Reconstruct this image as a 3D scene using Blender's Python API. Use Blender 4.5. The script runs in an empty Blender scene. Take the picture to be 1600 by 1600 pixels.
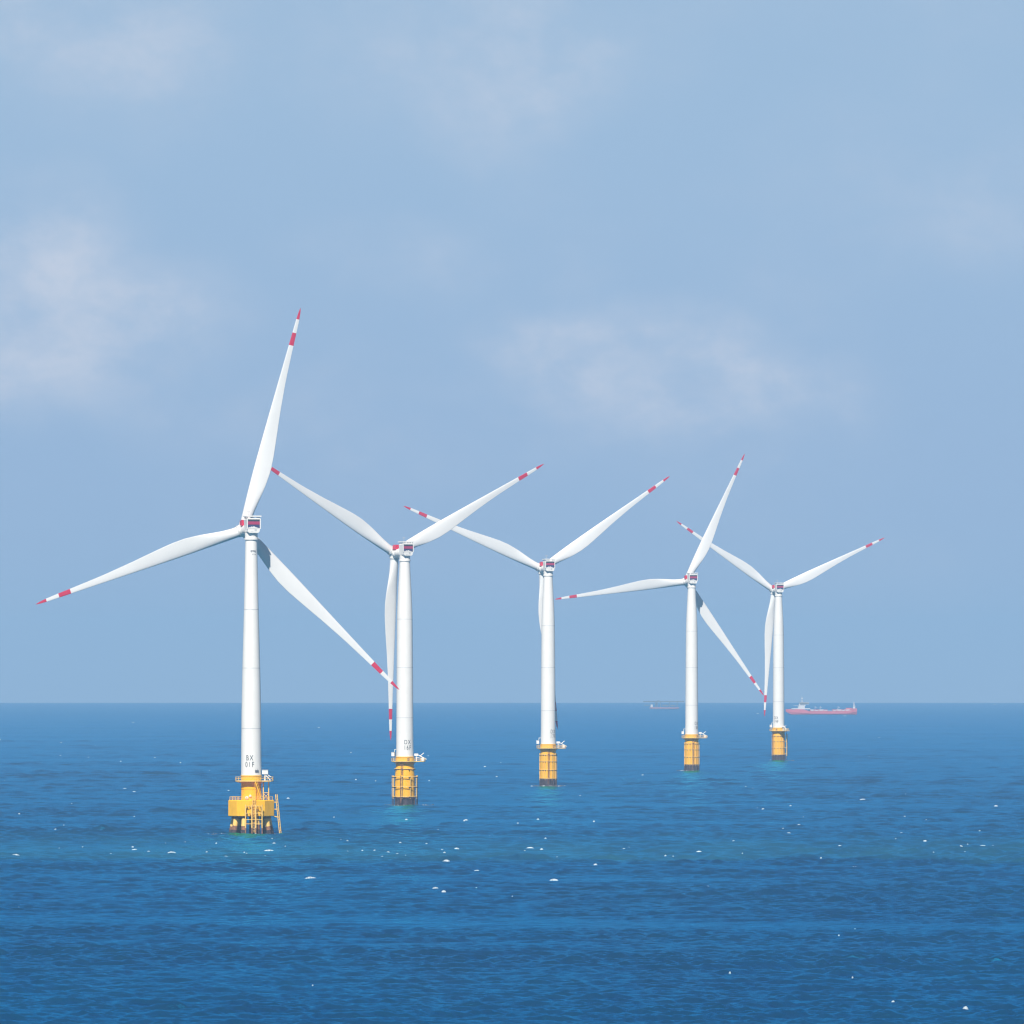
import bpy, math, random
import numpy as np
from mathutils import Vector, Matrix, Euler

random.seed(7)
RNG = np.random.default_rng(11)
scene = bpy.context.scene
COL = scene.collection
R_EARTH = 7.43e6            # effective radius (with refraction): the sea really curves away
CAM_H = 56.4                # eye height over the water
FPX = 17200.0               # focal length in pixels of the 1600 px wide photograph
EYE_ROW = 1031.0            # row of the eye-level line

# ------------------------------------------------------------------ camera
cam_d = bpy.data.cameras.new('camera')
cam_d.sensor_width = 36.0
cam_d.lens = FPX / 1600.0 * 36.0
cam_d.shift_y = (EYE_ROW - 800.0) / 1600.0
cam_d.clip_start = 5.0
cam_d.clip_end = 120000.0
cam = bpy.data.objects.new('camera', cam_d)
cam.location = (0, 0, CAM_H)
cam.rotation_euler = (math.radians(90), 0, 0)
COL.objects.link(cam)
scene.camera = cam

# ------------------------------------------------------------------ light
SUN_AZ, SUN_EL = math.radians(180 + 12.5), math.radians(43)
sunvec = Vector((math.sin(SUN_AZ) * math.cos(SUN_EL), math.cos(SUN_AZ) * math.cos(SUN_EL), math.sin(SUN_EL)))
sd = bpy.data.lights.new('sun', 'SUN')
sd.energy = 4.6
sd.angle = math.radians(0.53)
sd.color = (1.0, 0.96, 0.905)
sun = bpy.data.objects.new('sun', sd)
sun.rotation_euler = (-sunvec).to_track_quat('-Z', 'Y').to_euler()
sun.location = (0, 0, 400)
COL.objects.link(sun)

scene.view_settings.view_transform = 'Standard'
scene.view_settings.look = 'None'
scene.view_settings.exposure = 0.40
scene.view_settings.gamma = 1.0
scene.cycles.use_denoising = True
scene.cycles.volume_bounces = 0
scene.cycles.max_bounces = 6
scene.cycles.caustics_reflective = False
scene.cycles.pixel_filter_type = 'BLACKMAN_HARRIS'
scene.cycles.filter_width = 1.25

# ------------------------------------------------------------------ world: sky and thin clouds
world = bpy.data.worlds.new('World')
scene.world = world
world.use_nodes = True
wt = world.node_tree
for n in list(wt.nodes):
    wt.nodes.remove(n)


class NB:
    """small helper for node trees"""
    def __init__(self, tree):
        self.t = tree

    def n(self, typ, **kw):
        nd = self.t.nodes.new(typ)
        for k, v in kw.items():
            setattr(nd, k, v)
        return nd

    def put(self, sock, v):
        if isinstance(v, bpy.types.NodeSocket):
            self.t.links.new(v, sock)
        else:
            sock.default_value = v

    def math(self, op, a, b=None, c=None, clamp=False):
        nd = self.n('ShaderNodeMath', operation=op)
        nd.use_clamp = clamp
        self.put(nd.inputs[0], a)
        if b is not None:
            self.put(nd.inputs[1], b)
        if c is not None:
            self.put(nd.inputs[2], c)
        return nd.outputs[0]

    def vmath(self, op, a, b=None, out=0):
        nd = self.n('ShaderNodeVectorMath', operation=op)
        self.put(nd.inputs[0], a)
        if b is not None:
            self.put(nd.inputs[1], b)
        return nd.outputs[out]

    def mix(self, f, a, b, blend='MIX'):
        nd = self.n('ShaderNodeMix', data_type='RGBA', blend_type=blend)
        self.put(nd.inputs[0], f)
        self.put(nd.inputs[6], a)
        self.put(nd.inputs[7], b)
        return nd.outputs[2]

    def noise(self, vec, scale, detail=4.0, rough=0.5, lac=2.0, dist=0.0):
        nd = self.n('ShaderNodeTexNoise')
        self.put(nd.inputs['Vector'], vec)
        nd.inputs['Scale'].default_value = scale
        nd.inputs['Detail'].default_value = detail
        nd.inputs['Roughness'].default_value = rough
        nd.inputs['Lacunarity'].default_value = lac
        nd.inputs['Distortion'].default_value = dist
        return nd.outputs['Fac']

    def rng(self, v, a, b, c=0.0, d=1.0, smooth=True):
        nd = self.n('ShaderNodeMapRange', interpolation_type='SMOOTHSTEP' if smooth else 'LINEAR')
        self.put(nd.inputs[0], v)
        for i, x in zip((1, 2, 3, 4), (a, b, c, d)):
            nd.inputs[i].default_value = x
        return nd.outputs[0]


w = NB(wt)
out = w.n('ShaderNodeOutputWorld')
bg = w.n('ShaderNodeBackground')
sky = w.n('ShaderNodeTexSky', sky_type='NISHITA')
sky.sun_disc = False
sky.sun_elevation = SUN_EL
sky.sun_rotation = SUN_AZ
sky.altitude = 0.0
sky.air_density = 0.4
sky.dust_density = 0.0
sky.ozone_density = 6.0
SKY_STRENGTH = 0.0665
tc = w.n('ShaderNodeTexCoord')
dirv = tc.outputs['Generated']


def pix_dir(px, py):
    v = Vector(((px - 800.0) / FPX, 1.0, (EYE_ROW - py) / FPX))
    return v.normalized()


# fleecy cloud banks: each a soft patch of sky, given by the compass direction and height it hangs at
BANKS = [  # px, py, half width, half height, density
    (900, 535, 120, 45, 1.0), (990, 545, 140, 55, 0.9), (960, 625, 190, 60, 0.85), (1190, 610, 150, 60, 0.4), (1110, 595, 130, 60, 0.55), (1270, 630, 95, 55, 0.55),
    (610, 395, 120, 45, 0.5), (690, 430, 90, 40, 0.4), (70, 380, 110, 95, 0.7), (90, 490, 240, 95, 0.75),
    (50, 590, 150, 60, 0.9), (230, 500, 150, 70, 0.6), (350, 660, 140, 45, 0.4), (250, 70, 120, 110, 0.65),
    (720, 60, 240, 120, 0.6), (880, 90, 110, 80, 0.55), (40, 40, 120, 90, 0.45), (760, 210, 90, 60, 0.35),
    (700, 720, 200, 50, 0.25), (1180, 740, 170, 60, 0.25), (1560, 360, 90, 60, 0.3), (1430, 250, 200, 90, 0.25),
]
warp = w.n('ShaderNodeTexNoise')
w.put(warp.inputs['Vector'], dirv)
warp.inputs['Scale'].default_value = 75.0
warp.inputs['Detail'].default_value = 4.0
wv = w.vmath('SUBTRACT', warp.outputs['Color'], (0.5, 0.5, 0.5))
wv = w.vmath('MULTIPLY', wv, (0.010, 0.0, 0.006))
dw = w.vmath('ADD', dirv, wv)
total = None
for (px, py, rx, ry, dens) in BANKS:
    d0 = pix_dir(px, py)
    dv = w.vmath('SUBTRACT', dw, tuple(d0))
    dv = w.vmath('MULTIPLY', dv, (FPX / rx / 1.4, 1.0, FPX / ry / 1.4))
    ln = w.vmath('LENGTH', dv, out=1)
    m = w.math('MULTIPLY', w.rng(ln, 1.35, 0.0, 0.0, 1.0), dens)
    if total is None:
        total = m
    else:
        total = w.math('ADD', total, m)
stretch = w.vmath('MULTIPLY', dirv, (1.0, 1.0, 1.5))
cn = w.noise(w.vmath('ADD', stretch, (0.11, 0.0, 0.47)), 62.0, 8.0, 0.58)
wisp = w.noise(w.vmath('ADD', stretch, wv), 260.0, 6.0, 0.62)
cn2 = w.noise(stretch, 30.0, 5.0, 0.5)
# the same fleece covers the rest of the sky thinly
elsewhere = w.math('MULTIPLY', w.rng(cn2, 0.45, 0.75), 0.28)
body = w.math('ADD', w.math('MINIMUM', total, 1.15), elsewhere)
cl = w.math('MULTIPLY', body, w.rng(cn, 0.34, 0.66, 0.25, 1.0))
cl = w.math('MULTIPLY', cl, w.rng(wisp, 0.3, 0.7, 0.70, 1.14))
cl = w.math('MULTIPLY', cl, 0.62, clamp=True)
sepw = w.n('ShaderNodeSeparateXYZ')
w.put(sepw.inputs[0], dirv)
VEIL = w.mix(w.rng(sepw.outputs[2], 0.0, 0.06), (3.4, 4.75, 7.1, 1.0), (4.15, 5.88, 7.78, 1.0))   # thin veil over the clear sky
CLOUD_COL = (7.0, 7.6, 8.85, 1.0)
clear = w.mix(w.rng(sepw.outputs[2], 0.06, 0.36, 0.84, 0.12), sky.outputs[0], VEIL)
skycol = w.mix(cl, clear, CLOUD_COL)
w.put(bg.inputs['Color'], skycol)
bg.inputs['Strength'].default_value = SKY_STRENGTH
w.put(out.inputs['Surface'], bg.outputs[0])

# ------------------------------------------------------------------ materials
MATS = {}


def material(name, col, rough=0.5, spec=0.5, metal=0.0, vary=0.0, vscale=0.4, stain=None, stain_amt=0.0, coat=0.0):
    m = bpy.data.materials.new(name)
    m.use_nodes = True
    nb = NB(m.node_tree)
    p = m.node_tree.nodes['Principled BSDF']
    p.inputs['Roughness'].default_value = rough
    p.inputs['Specular IOR Level'].default_value = spec
    p.inputs['Metallic'].default_value = metal
    p.inputs['Coat Weight'].default_value = coat
    c = (*col, 1.0)
    if vary or stain:
        t = nb.n('ShaderNodeTexCoord').outputs['Object']
        if vary:
            f = nb.noise(t, vscale, 5.0, 0.6)
            hi = tuple(min(1.0, x * (1 + vary)) for x in col) + (1.0,)
            lo = tuple(x * (1 - vary) for x in col) + (1.0,)
            c = nb.mix(nb.rng(f, 0.3, 0.7), lo, hi)
        if stain:
            tv = nb.vmath('MULTIPLY', t, (1.0, 1.0, 0.16))     # runs drip downwards
            f = nb.noise(tv, 1.7, 6.0, 0.65)
            c = nb.mix(nb.math('MULTIPLY', nb.rng(f, 0.52, 0.74), stain_amt), c, (*stain, 1.0))
        nb.put(p.inputs['Base Color'], c)
    else:
        p.inputs['Base Color'].default_value = c
    MATS[name] = m
    return m


material('white_paint', (0.83, 0.80, 0.735), 0.42, 0.5, vary=0.02, vscale=0.25, stain=(0.62, 0.58, 0.50), stain_amt=0.18)
material('blade_white', (0.82, 0.80, 0.755), 0.38, 0.5, vary=0.02, vscale=0.2)
material('faded_marking', (0.30, 0.30, 0.30), 0.6)
material('panel_red', (0.40, 0.030, 0.10), 0.5)
material('signal_red', (0.62, 0.022, 0.070), 0.45)
material('yellow_paint', (0.92, 0.48, 0.002), 0.5, 0.2, vary=0.05, vscale=0.5, stain=(0.50, 0.20, 0.02), stain_amt=0.35)
material('pale_yellow', (0.88, 0.55, 0.13), 0.5, 0.4, vary=0.06)
material('galvanised', (0.58, 0.58, 0.56), 0.5, 0.5, metal=0.1, vary=0.08)
material('grey_steel', (0.12, 0.14, 0.17), 0.5)
material('dark_gap', (0.03, 0.035, 0.05), 0.6)
material('navy_paint', (0.035, 0.045, 0.13), 0.5)
material('black_lettering', (0.03, 0.03, 0.032), 0.5)
material('marine_growth', (0.060, 0.044, 0.050), 0.85, 0.2, vary=0.45, vscale=1.2)
material('rusty_steel', (0.26, 0.12, 0.06), 0.75, 0.2, vary=0.4, vscale=1.0, stain=(0.09, 0.05, 0.04), stain_amt=0.8)
material('ship_red', (0.64, 0.14, 0.18), 0.5, vary=0.06, vscale=0.1)
material('faded_red', (0.36, 0.20, 0.25), 0.6)
material('ship_white', (0.66, 0.66, 0.66), 0.5)
material('ship_deck', (0.34, 0.12, 0.11), 0.6)
material('window_glass', (0.02, 0.03, 0.04), 0.1)


# ------------------------------------------------------------------ mesh builder
class MB:
    def __init__(self):
        self.v, self.f, self.m, self.s = [], [], [], []

    def _add(self, vs, fs, mat=0, smooth=False):
        o = len(self.v)
        self.v += [tuple(x) for x in vs]
        for q in fs:
            self.f.append(tuple(o + i for i in q))
            self.m.append(mat)
            self.s.append(smooth)

    def box(self, x0, x1, y0, y1, z0, z1, mat=0, taper=1.0):
        cx, cy = (x0 + x1) / 2, (y0 + y1) / 2
        vs = []
        for z, k in ((z0, taper), (z1, 1.0)):
            vs += [(cx + (x0 - cx) * k, cy + (y0 - cy) * k, z), (cx + (x1 - cx) * k, cy + (y0 - cy) * k, z),
                   (cx + (x1 - cx) * k, cy + (y1 - cy) * k, z), (cx + (x0 - cx) * k, cy + (y1 - cy) * k, z)]
        self._add(vs, [(3, 2, 1, 0), (4, 5, 6, 7), (0, 1, 5, 4), (1, 2, 6, 5), (2, 3, 7, 6), (3, 0, 4, 7)], mat)

    def obox(self, c, u, v, wv, mat=0):
        """box from a centre and three half axes"""
        c, u, v, wv = map(Vector, (c, u, v, wv))
        vs = []
        for k in (-1, 1):
            for (i, j) in ((-1, -1), (1, -1), (1, 1), (-1, 1)):
                vs.append(c + u * i + v * j + wv * k)
        self._add(vs, [(3, 2, 1, 0), (4, 5, 6, 7), (0, 1, 5, 4), (1, 2, 6, 5), (2, 3, 7, 6), (3, 0, 4, 7)], mat)

    def tube(self, a, b, r, n=8, mat=0, r2=None):
        a, b = Vector(a), Vector(b)
        r2 = r if r2 is None else r2
        d = (b - a).normalized()
        ref = Vector((0, 0, 1)) if abs(d.z) < 0.9 else Vector((1, 0, 0))
        u = d.cross(ref).normalized()
        v = d.cross(u)
        vs = []
        for p, rr in ((a, r), (b, r2)):
            for i in range(n):
                t = 2 * math.pi * i / n
                vs.append(p + u * (rr * math.cos(t)) + v * (rr * math.sin(t)))
        self._add(vs, [(i, n + i, n + (i + 1) % n, (i + 1) % n) for i in range(n)], mat, True)
        self._add(vs[:n], [tuple(range(n))], mat)
        self._add(vs[n:], [tuple(reversed(range(n)))], mat)

    def path(self, pts, r, n=6, mat=0, closed=False):
        m = len(pts)
        for i in range(m if closed else m - 1):
            self.tube(pts[i], pts[(i + 1) % m], r, n, mat)

    def lathe(self, prof, n=48, mat=0, cx=0.0, cy=0.0, caps=True, axis='Z', smooth=True, mats=None):
        """prof: list of (radius, height)"""
        vs = []
        for (r, z) in prof:
            for i in range(n):
                t = 2 * math.pi * (i + 0.0) / n
                if axis == 'Z':
                    vs.append((cx + r * math.sin(t), cy - r * math.cos(t), z))
                else:                                            # along Y
                    vs.append((cx + r * math.cos(t), z, cy + r * math.sin(t)))
        k = len(prof)
        for j in range(k - 1):
            fs = []
            for i in range(n):
                a, b = j * n + i, j * n + (i + 1) % n
                q = (a, b, b + n, a + n)
                fs.append(q if axis == 'Z' else tuple(reversed(q)))
            mm = mats[j] if mats else mat
            o = len(self.v)
            self._add([vs[i] for i in range(j * n, (j + 2) * n)], [tuple(i - j * n for i in q) for q in fs], mm, smooth)
        if caps:
            lo = tuple(range(n))
            if axis == 'Z':
                self._add(vs[:n], [tuple(reversed(lo))], mats[0] if mats else mat)
                self._add(vs[-n:], [lo], mats[-1] if mats else mat)
            else:
                self._add(vs[:n], [lo], mat)
                self._add(vs[-n:], [tuple(reversed(lo))], mat)

    def prism(self, poly, z0, z1, mat=0):
        n = len(poly)
        vs = [(x, y, z0) for x, y in poly] + [(x, y, z1) for x, y in poly]
        self._add(vs, [tuple(reversed(range(n))), tuple(range(n, 2 * n))] +
                  [(i, (i + 1) % n, n + (i + 1) % n, n + i) for i in range(n)], mat)

    def mesh(self, name, mats, weld=False):
        me = bpy.data.meshes.new(name)
        me.from_pydata(self.v, [], self.f)
        for m in mats:
            me.materials.append(MATS[m])
        me.polygons.foreach_set('material_index', self.m)
        me.polygons.foreach_set('use_smooth', self.s)
        me.update()
        return me


def link(name, me, parent=None, mat=None):
    o = bpy.data.objects.new(name, me)
    COL.objects.link(o)
    if parent is not None:
        o.parent = parent
    if mat is not None:
        o.matrix_local = mat
    return o


def thing(name, label, cat, loc, rz=0.0, group=None):
    o = bpy.data.objects.new(name, None)
    o.empty_display_size = 1.0
    COL.objects.link(o)
    o.location = loc
    o.rotation_euler = (0, 0, rz)
    o['label'] = label
    o['category'] = cat
    if group:
        o['group'] = group
    return o


def pol(a, r, z=None):
    """a in degrees: 0 faces the camera (-Y), positive goes to the right (+X)"""
    t = math.radians(a)
    p = (r * math.sin(t), -r * math.cos(t))
    return p if z is None else (*p, z)


def sea_z(x, y):
    return -(x * x + y * y) / (2 * R_EARTH)


def sea_point(px, py):
    """the point of the (curved) sea that is seen in a given direction"""
    s = (py - EYE_ROW) / FPX
    # CAM_H/d + d/2R = s  -> nearer root
    a, b, c = 1 / (2 * R_EARTH), -s, CAM_H
    disc = max(b * b - 4 * a * c, 0.0)
    d = (-b - math.sqrt(disc)) / (2 * a)
    x = (px - 800.0) / FPX * d
    return Vector((x, d, sea_z(x, d)))


# ------------------------------------------------------------------ the sea
def build_sea():
    # radial rows: fine where the lens looks, growing with distance
    rows = list(np.arange(40.0, 1500.0, 60.0))
    r = 1500.0
    while r < 1700:
        rows.append(r); r += 5.0
    while r < 34000:
        rows.append(r)
        r += 0.60 * (r / 1750.0) ** 1.5
    rows = np.array(rows)
    fine = np.arange(-0.058, 0.0580001, 0.32 / 1850.0)
    side = 0.058 + 0.5 * (np.linspace(0.0, 1.0, 40)[1:]) ** 2.2
    th = np.concatenate([-side[::-1], fine, side])
    Rr, T = np.meshgrid(rows, th, indexing='ij')
    X = Rr * np.sin(T)
    Y = Rr * np.cos(T)
    Z = -(X * X + Y * Y) / (2 * R_EARTH)
    dr = np.gradient(rows)[:, None]
    dth = np.gradient(th)[None, :]
    spc = np.maximum(dr * 0.9, Rr * dth)
    DX = np.zeros_like(X); DY = np.zeros_like(X); DZ = np.zeros_like(X)
    gust = np.zeros_like(X)
    for k in range(7):                                  # slow patches of rougher and calmer water
        L = RNG.uniform(120, 700); a = RNG.uniform(0, 2 * np.pi)
        gust += np.sin((X * np.cos(a) * 0.5 + Y * np.sin(a)) * 2 * np.pi / L + RNG.uniform(0, 6.28))
    gust = 1.0 + 0.16 * gust
    NW = 120
    for k in range(NW):
        L = 1.3 * (34.0 / 1.3) ** ((k + RNG.uniform(0, 1)) / NW)
        a = math.radians(90 + 24) + RNG.normal(0, 0.75 if L < 9 else 0.5)
        kk = 2 * np.pi / L
        steep = 0.047 * (1.0 if L < 6 else (6.0 / L) ** 0.75)
        amp = steep / kk
        ph = RNG.uniform(0, 2 * np.pi)
        att = np.clip((L / spc - 2.0) / 2.0, 0, 1)
        cx, cy = math.cos(a), math.sin(a)
        arg = kk * (X * cx + Y * cy) + ph
        A = amp * att * gust
        DZ += A * np.cos(arg)
        s = A * np.sin(arg) * 0.55
        DX -= s * cx
        DY -= s * cy
    near = (Rr > 1450)
    X = X + DX * near; Y = Y + DY * near; Z = Z + DZ * near
    nr, nc = X.shape
    co = np.stack([X, Y, Z], -1).reshape(-1, 3).astype(np.float32)
    i = np.arange(nr - 1)[:, None] * nc + np.arange(nc - 1)[None, :]
    quads = np.stack([i, i + 1, i + nc + 1, i + nc], -1).reshape(-1, 4)
    quads = quads[:, ::-1]
    me = bpy.data.meshes.new('sea')
    me.vertices.add(len(co)); me.vertices.foreach_set('co', co.ravel())
    nq = len(quads)
    me.loops.add(nq * 4); me.loops.foreach_set('vertex_index', quads.ravel().astype(np.int32))
    me.polygons.add(nq)
    me.polygons.foreach_set('loop_start', np.arange(0, nq * 4, 4, dtype=np.int32))
    me.polygons.foreach_set('loop_total', np.full(nq, 4, dtype=np.int32))
    me.polygons.foreach_set('use_smooth', np.ones(nq, dtype=bool))
    me.update(calc_edges=True)
    print('sea verts', len(co))
    m = bpy.data.materials.new('sea_water')
    m.use_nodes = True
    nb = NB(m.node_tree)
    p = m.node_tree.nodes['Principled BSDF']
    P = nb.n('ShaderNodeTexCoord').outputs['Object']
    sep = nb.n('ShaderNodeSeparateXYZ'); nb.put(sep.inputs[0], P)
    yv = sep.outputs[1]
    # water colour: darker blue near by, a paler band, lighter blue beyond it
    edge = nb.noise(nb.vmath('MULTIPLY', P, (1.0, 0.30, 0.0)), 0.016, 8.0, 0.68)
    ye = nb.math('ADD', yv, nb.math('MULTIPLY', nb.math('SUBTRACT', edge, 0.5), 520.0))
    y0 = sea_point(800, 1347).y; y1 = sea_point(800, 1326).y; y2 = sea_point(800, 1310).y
    pale_band = nb.math('MULTIPLY', nb.rng(ye, y0 - 40, y0 + 50), nb.rng(ye, y1 - 120, y2 + 220, 1.0, 0.0))
    band_noise = nb.noise(nb.vmath('MULTIPLY', P, (1.0, 0.12, 0.0)), 0.035, 6.0, 0.65)
    pale_band = nb.math('MULTIPLY', pale_band, nb.rng(band_noise, 0.25, 0.65, 0.35, 1.0))
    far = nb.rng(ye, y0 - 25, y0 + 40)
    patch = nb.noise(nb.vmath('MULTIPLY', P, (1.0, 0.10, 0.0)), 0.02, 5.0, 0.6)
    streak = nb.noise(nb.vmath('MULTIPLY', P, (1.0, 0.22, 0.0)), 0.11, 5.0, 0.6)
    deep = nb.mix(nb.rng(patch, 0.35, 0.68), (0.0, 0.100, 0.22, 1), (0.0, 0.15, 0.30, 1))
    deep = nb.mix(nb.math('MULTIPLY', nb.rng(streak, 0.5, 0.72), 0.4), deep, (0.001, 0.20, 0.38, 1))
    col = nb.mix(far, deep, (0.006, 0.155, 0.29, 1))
    col = nb.mix(nb.math('MULTIPLY', pale_band, 0.8), col, (0.035, 0.225, 0.31, 1))
    b1 = nb.noise(nb.vmath('MULTIPLY', P, (1.0, 0.8, 1.0)), 0.75, 6.0, 0.68)
    b2 = nb.noise(nb.vmath('MULTIPLY', P, (0.8, 1.0, 1.0)), 0.22, 4.0, 0.6)
    hgt = nb.math('ADD', nb.math('MULTIPLY', b1, 1.1), nb.math('MULTIPLY', b2, 1.6))
    bump = nb.n('ShaderNodeBump')
    bump.inputs['Strength'].default_value = 1.0
    bump.inputs['Distance'].default_value = 0.14
    nb.put(bump.inputs['Height'], hgt)
    # upwelling blue light from the water body, and the sky mirrored on its skin
    m.node_tree.nodes.remove(p)
    dif = nb.n('ShaderNodeBsdfDiffuse')
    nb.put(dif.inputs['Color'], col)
    nb.put(dif.inputs['Normal'], bump.outputs[0])
    glo = nb.n('ShaderNodeBsdfGlossy')
    glo.inputs['Color'].default_value = (0.03, 0.44, 0.76, 1.0)
    glo.inputs['Roughness'].default_value = 0.08
    nb.put(glo.inputs['Normal'], bump.outputs[0])
    fr = nb.n('ShaderNodeFresnel')
    fr.inputs['IOR'].default_value = 1.33
    nb.put(fr.inputs['Normal'], bump.outputs[0])
    mx = nb.n('ShaderNodeMixShader')
    nb.put(mx.inputs[0], nb.math('MULTIPLY', fr.outputs[0], nb.rng(pale_band, 0.0, 1.0, 0.86, 0.68, False)))
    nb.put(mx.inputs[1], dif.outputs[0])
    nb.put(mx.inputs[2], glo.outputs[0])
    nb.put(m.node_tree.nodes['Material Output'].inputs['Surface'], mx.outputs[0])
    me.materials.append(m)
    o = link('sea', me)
    o['kind'] = 'structure'
    o['label'] = 'wind-ruffled deep blue sea with a paler band'
    return o


build_sea()

# ------------------------------------------------------------------ haze over the water
hz = MB()
hz.box(-20000, 20000, -300, 34600, -110, 186)
hm = bpy.data.materials.new('haze')
hm.use_nodes = True
ht = hm.node_tree
for n in list(ht.nodes):
    ht.nodes.remove(n)
ho = ht.nodes.new('ShaderNodeOutputMaterial')
hv = ht.nodes.new('ShaderNodeVolumePrincipled')
hv.inputs['Color'].default_value = (0.385, 0.645, 0.925, 1.0)
hv.inputs['Density'].default_value = 4.8e-5
hv.inputs['Anisotropy'].default_value = -0.13
ht.links.new(hv.outputs[0], ho.inputs['Volume'])
MATS['haze'] = hm
hob = link('haze', hz.mesh('haze', ['haze']))
hob['kind'] = 'stuff'
hob['label'] = 'pale blue haze hanging over the sea'

# ------------------------------------------------------------------ turbine meshes (shared)
CACHE = {}


def cached(key, fn):
    if key not in CACHE:
        CACHE[key] = fn()
    return CACHE[key]


def blade_mesh():
    L = 74.2
    st = np.concatenate([np.linspace(1.9, 6, 5), np.linspace(7.5, 60, 26), [61.7, 61.75, 63.5, 65.9, 65.95, 67.5, 69.5, 70.4, 70.45, 71.5, 72.6, 73.4, 73.9, 74.2]])
    K = [1.9, 4.0, 7.0, 11.0, 15.0, 20.0, 25.0, 32.0, 40.0, 50.0, 60.0, 66.0, 70.5, 72.5, 73.6, 74.2]
    LE = [-1.72, -1.72, -1.74, -1.76, -1.75, -1.70, -1.60, -1.42, -1.20, -0.93, -0.68, -0.54, -0.43, -0.30, -0.16, -0.03]
    TE = [1.72, 1.75, 2.05, 2.75, 3.45, 3.95, 3.85, 3.15, 2.30, 1.50, 1.05, 0.85, 0.62, 0.42, 0.22, 0.03]
    TH = [3.44, 3.40, 3.2, 2.75, 2.25, 1.75, 1.42, 1.05, 0.75, 0.48, 0.32, 0.25, 0.18, 0.12, 0.07, 0.02]
    TW = [15, 15, 14.5, 13.5, 12, 10, 8, 6, 4, 2, 0.8, 0.3, 0, 0, 0, 0]
    n = 22
    ring = []
    for s in st:
        le, te, tk, tw = (float(np.interp(s, K, q)) for q in (LE, TE, TH, TW))
        blend = float(np.clip((s - 4.0) / 12.0, 0, 1))
        c = te - le
        pts = []
        for i in range(n):
            t = 2 * math.pi * i / n
            u = 0.5 - 0.5 * math.cos(t)                    # 0 = leading edge, 1 = trailing edge
            circ = math.sin(t) * 0.5
            yt = 2.6 * (0.2969 * math.sqrt(max(u, 0)) - 0.126 * u - 0.3516 * u * u + 0.2843 * u ** 3 - 0.1036 * u ** 4)
            foil = math.copysign(yt * 1.9 * 0.5, math.sin(t)) if abs(math.sin(t)) > 1e-9 else 0.0
            yy = (circ * (1 - blend) + foil * blend) * tk
            xx = le + c * u
            a = math.radians(tw)
            x2 = xx * math.cos(a) - yy * math.sin(a) * -1
            y2 = -xx * math.sin(a) + yy * math.cos(a)
            pts.append((x2, y2 - 2.6 * (s / L) ** 2, s))
        ring.append(pts)
    mb = MB()
    vs = [p for q in ring for p in q]
    for j in range(len(st) - 1):
        mid = 0.5 * (st[j] + st[j + 1])
        red = 1 if (61.73 < mid < 65.93 or mid > 70.43) else 0
        fs = [(j * n + i, j * n + (i + 1) % n, (j + 1) * n + (i + 1) % n, (j + 1) * n + i) for i in range(n)]
        mb.f += fs; mb.m += [red] * n; mb.s += [True] * n
    mb.v = vs
    mb.f.append(tuple(range(n))); mb.m.append(0); mb.s.append(False)
    m = len(st) - 1
    mb.f.append(tuple(m * n + i for i in reversed(range(n)))); mb.m.append(1); mb.s.append(False)
    me = mb.mesh('blade', ['blade_white', 'signal_red'])
    return me


def tower_mesh(prof):
    # smooth profile, thin joint rings at the section flanges
    zs = np.linspace(prof[0][0], prof[-1][0], 60)
    pz = [p[0] for p in prof]; pr = [p[1] for p in prof]
    rr = np.interp(zs, pz, pr)
    k = np.array([1, 2, 3, 2, 1]) / 9.0
    rp = np.convolve(np.pad(rr, 2, mode='edge'), k, mode='valid')
    rp[0], rp[-1] = rr[0], rr[-1]
    mb = MB()
    mb.lathe([(float(a), float(b)) for a, b in zip(rp, zs)], 64, 0)
    for z in (34.8, 54.6, 73.8):
        r = float(np.interp(z, zs, rp))
        mb.lathe([(r - 0.05, z - 0.12), (r + 0.03, z - 0.10), (r + 0.03, z + 0.10), (r - 0.05, z + 0.12)], 64, 1, caps=False)
    me = mb.mesh('tower', ['white_paint', 'galvanised'])
    return me


def wrap_text(name, lines, size, radius, z, gap, xs=0.8, stretch=1.0):
    """black lettering laid on the curved tower wall, facing local angle 0"""
    verts, faces = [], []
    for li, body in enumerate(lines):
        cu = bpy.data.curves.new('lettering', 'FONT')
        cu.body = body
        cu.size = size
        cu.align_x = 'CENTER'
        cu.extrude = 0.0
        cu.space_character = 1.28
        tmp = bpy.data.objects.new('lettering', cu)
        COL.objects.link(tmp)
        dg = bpy.context.evaluated_depsgraph_get()
        me = tmp.evaluated_get(dg).to_mesh()
        o = len(verts)
        for v in me.vertices:
            verts.append((v.co.x * xs, v.co.y * stretch - li * gap))
        for f in me.polygons:
            faces.append(tuple(o + i for i in f.vertices))
        tmp.evaluated_get(dg).to_mesh_clear()
        bpy.data.objects.remove(tmp)
        bpy.data.curves.remove(cu)
    mb = MB()
    rr = radius + 0.05
    mb.v = [(rr * math.sin(x / radius), -rr * math.cos(x / radius), z + y) for x, y in verts]
    mb.f = faces; mb.m = [0] * len(faces); mb.s = [False] * len(faces)
    return mb.mesh(name, ['black_lettering'])


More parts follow.
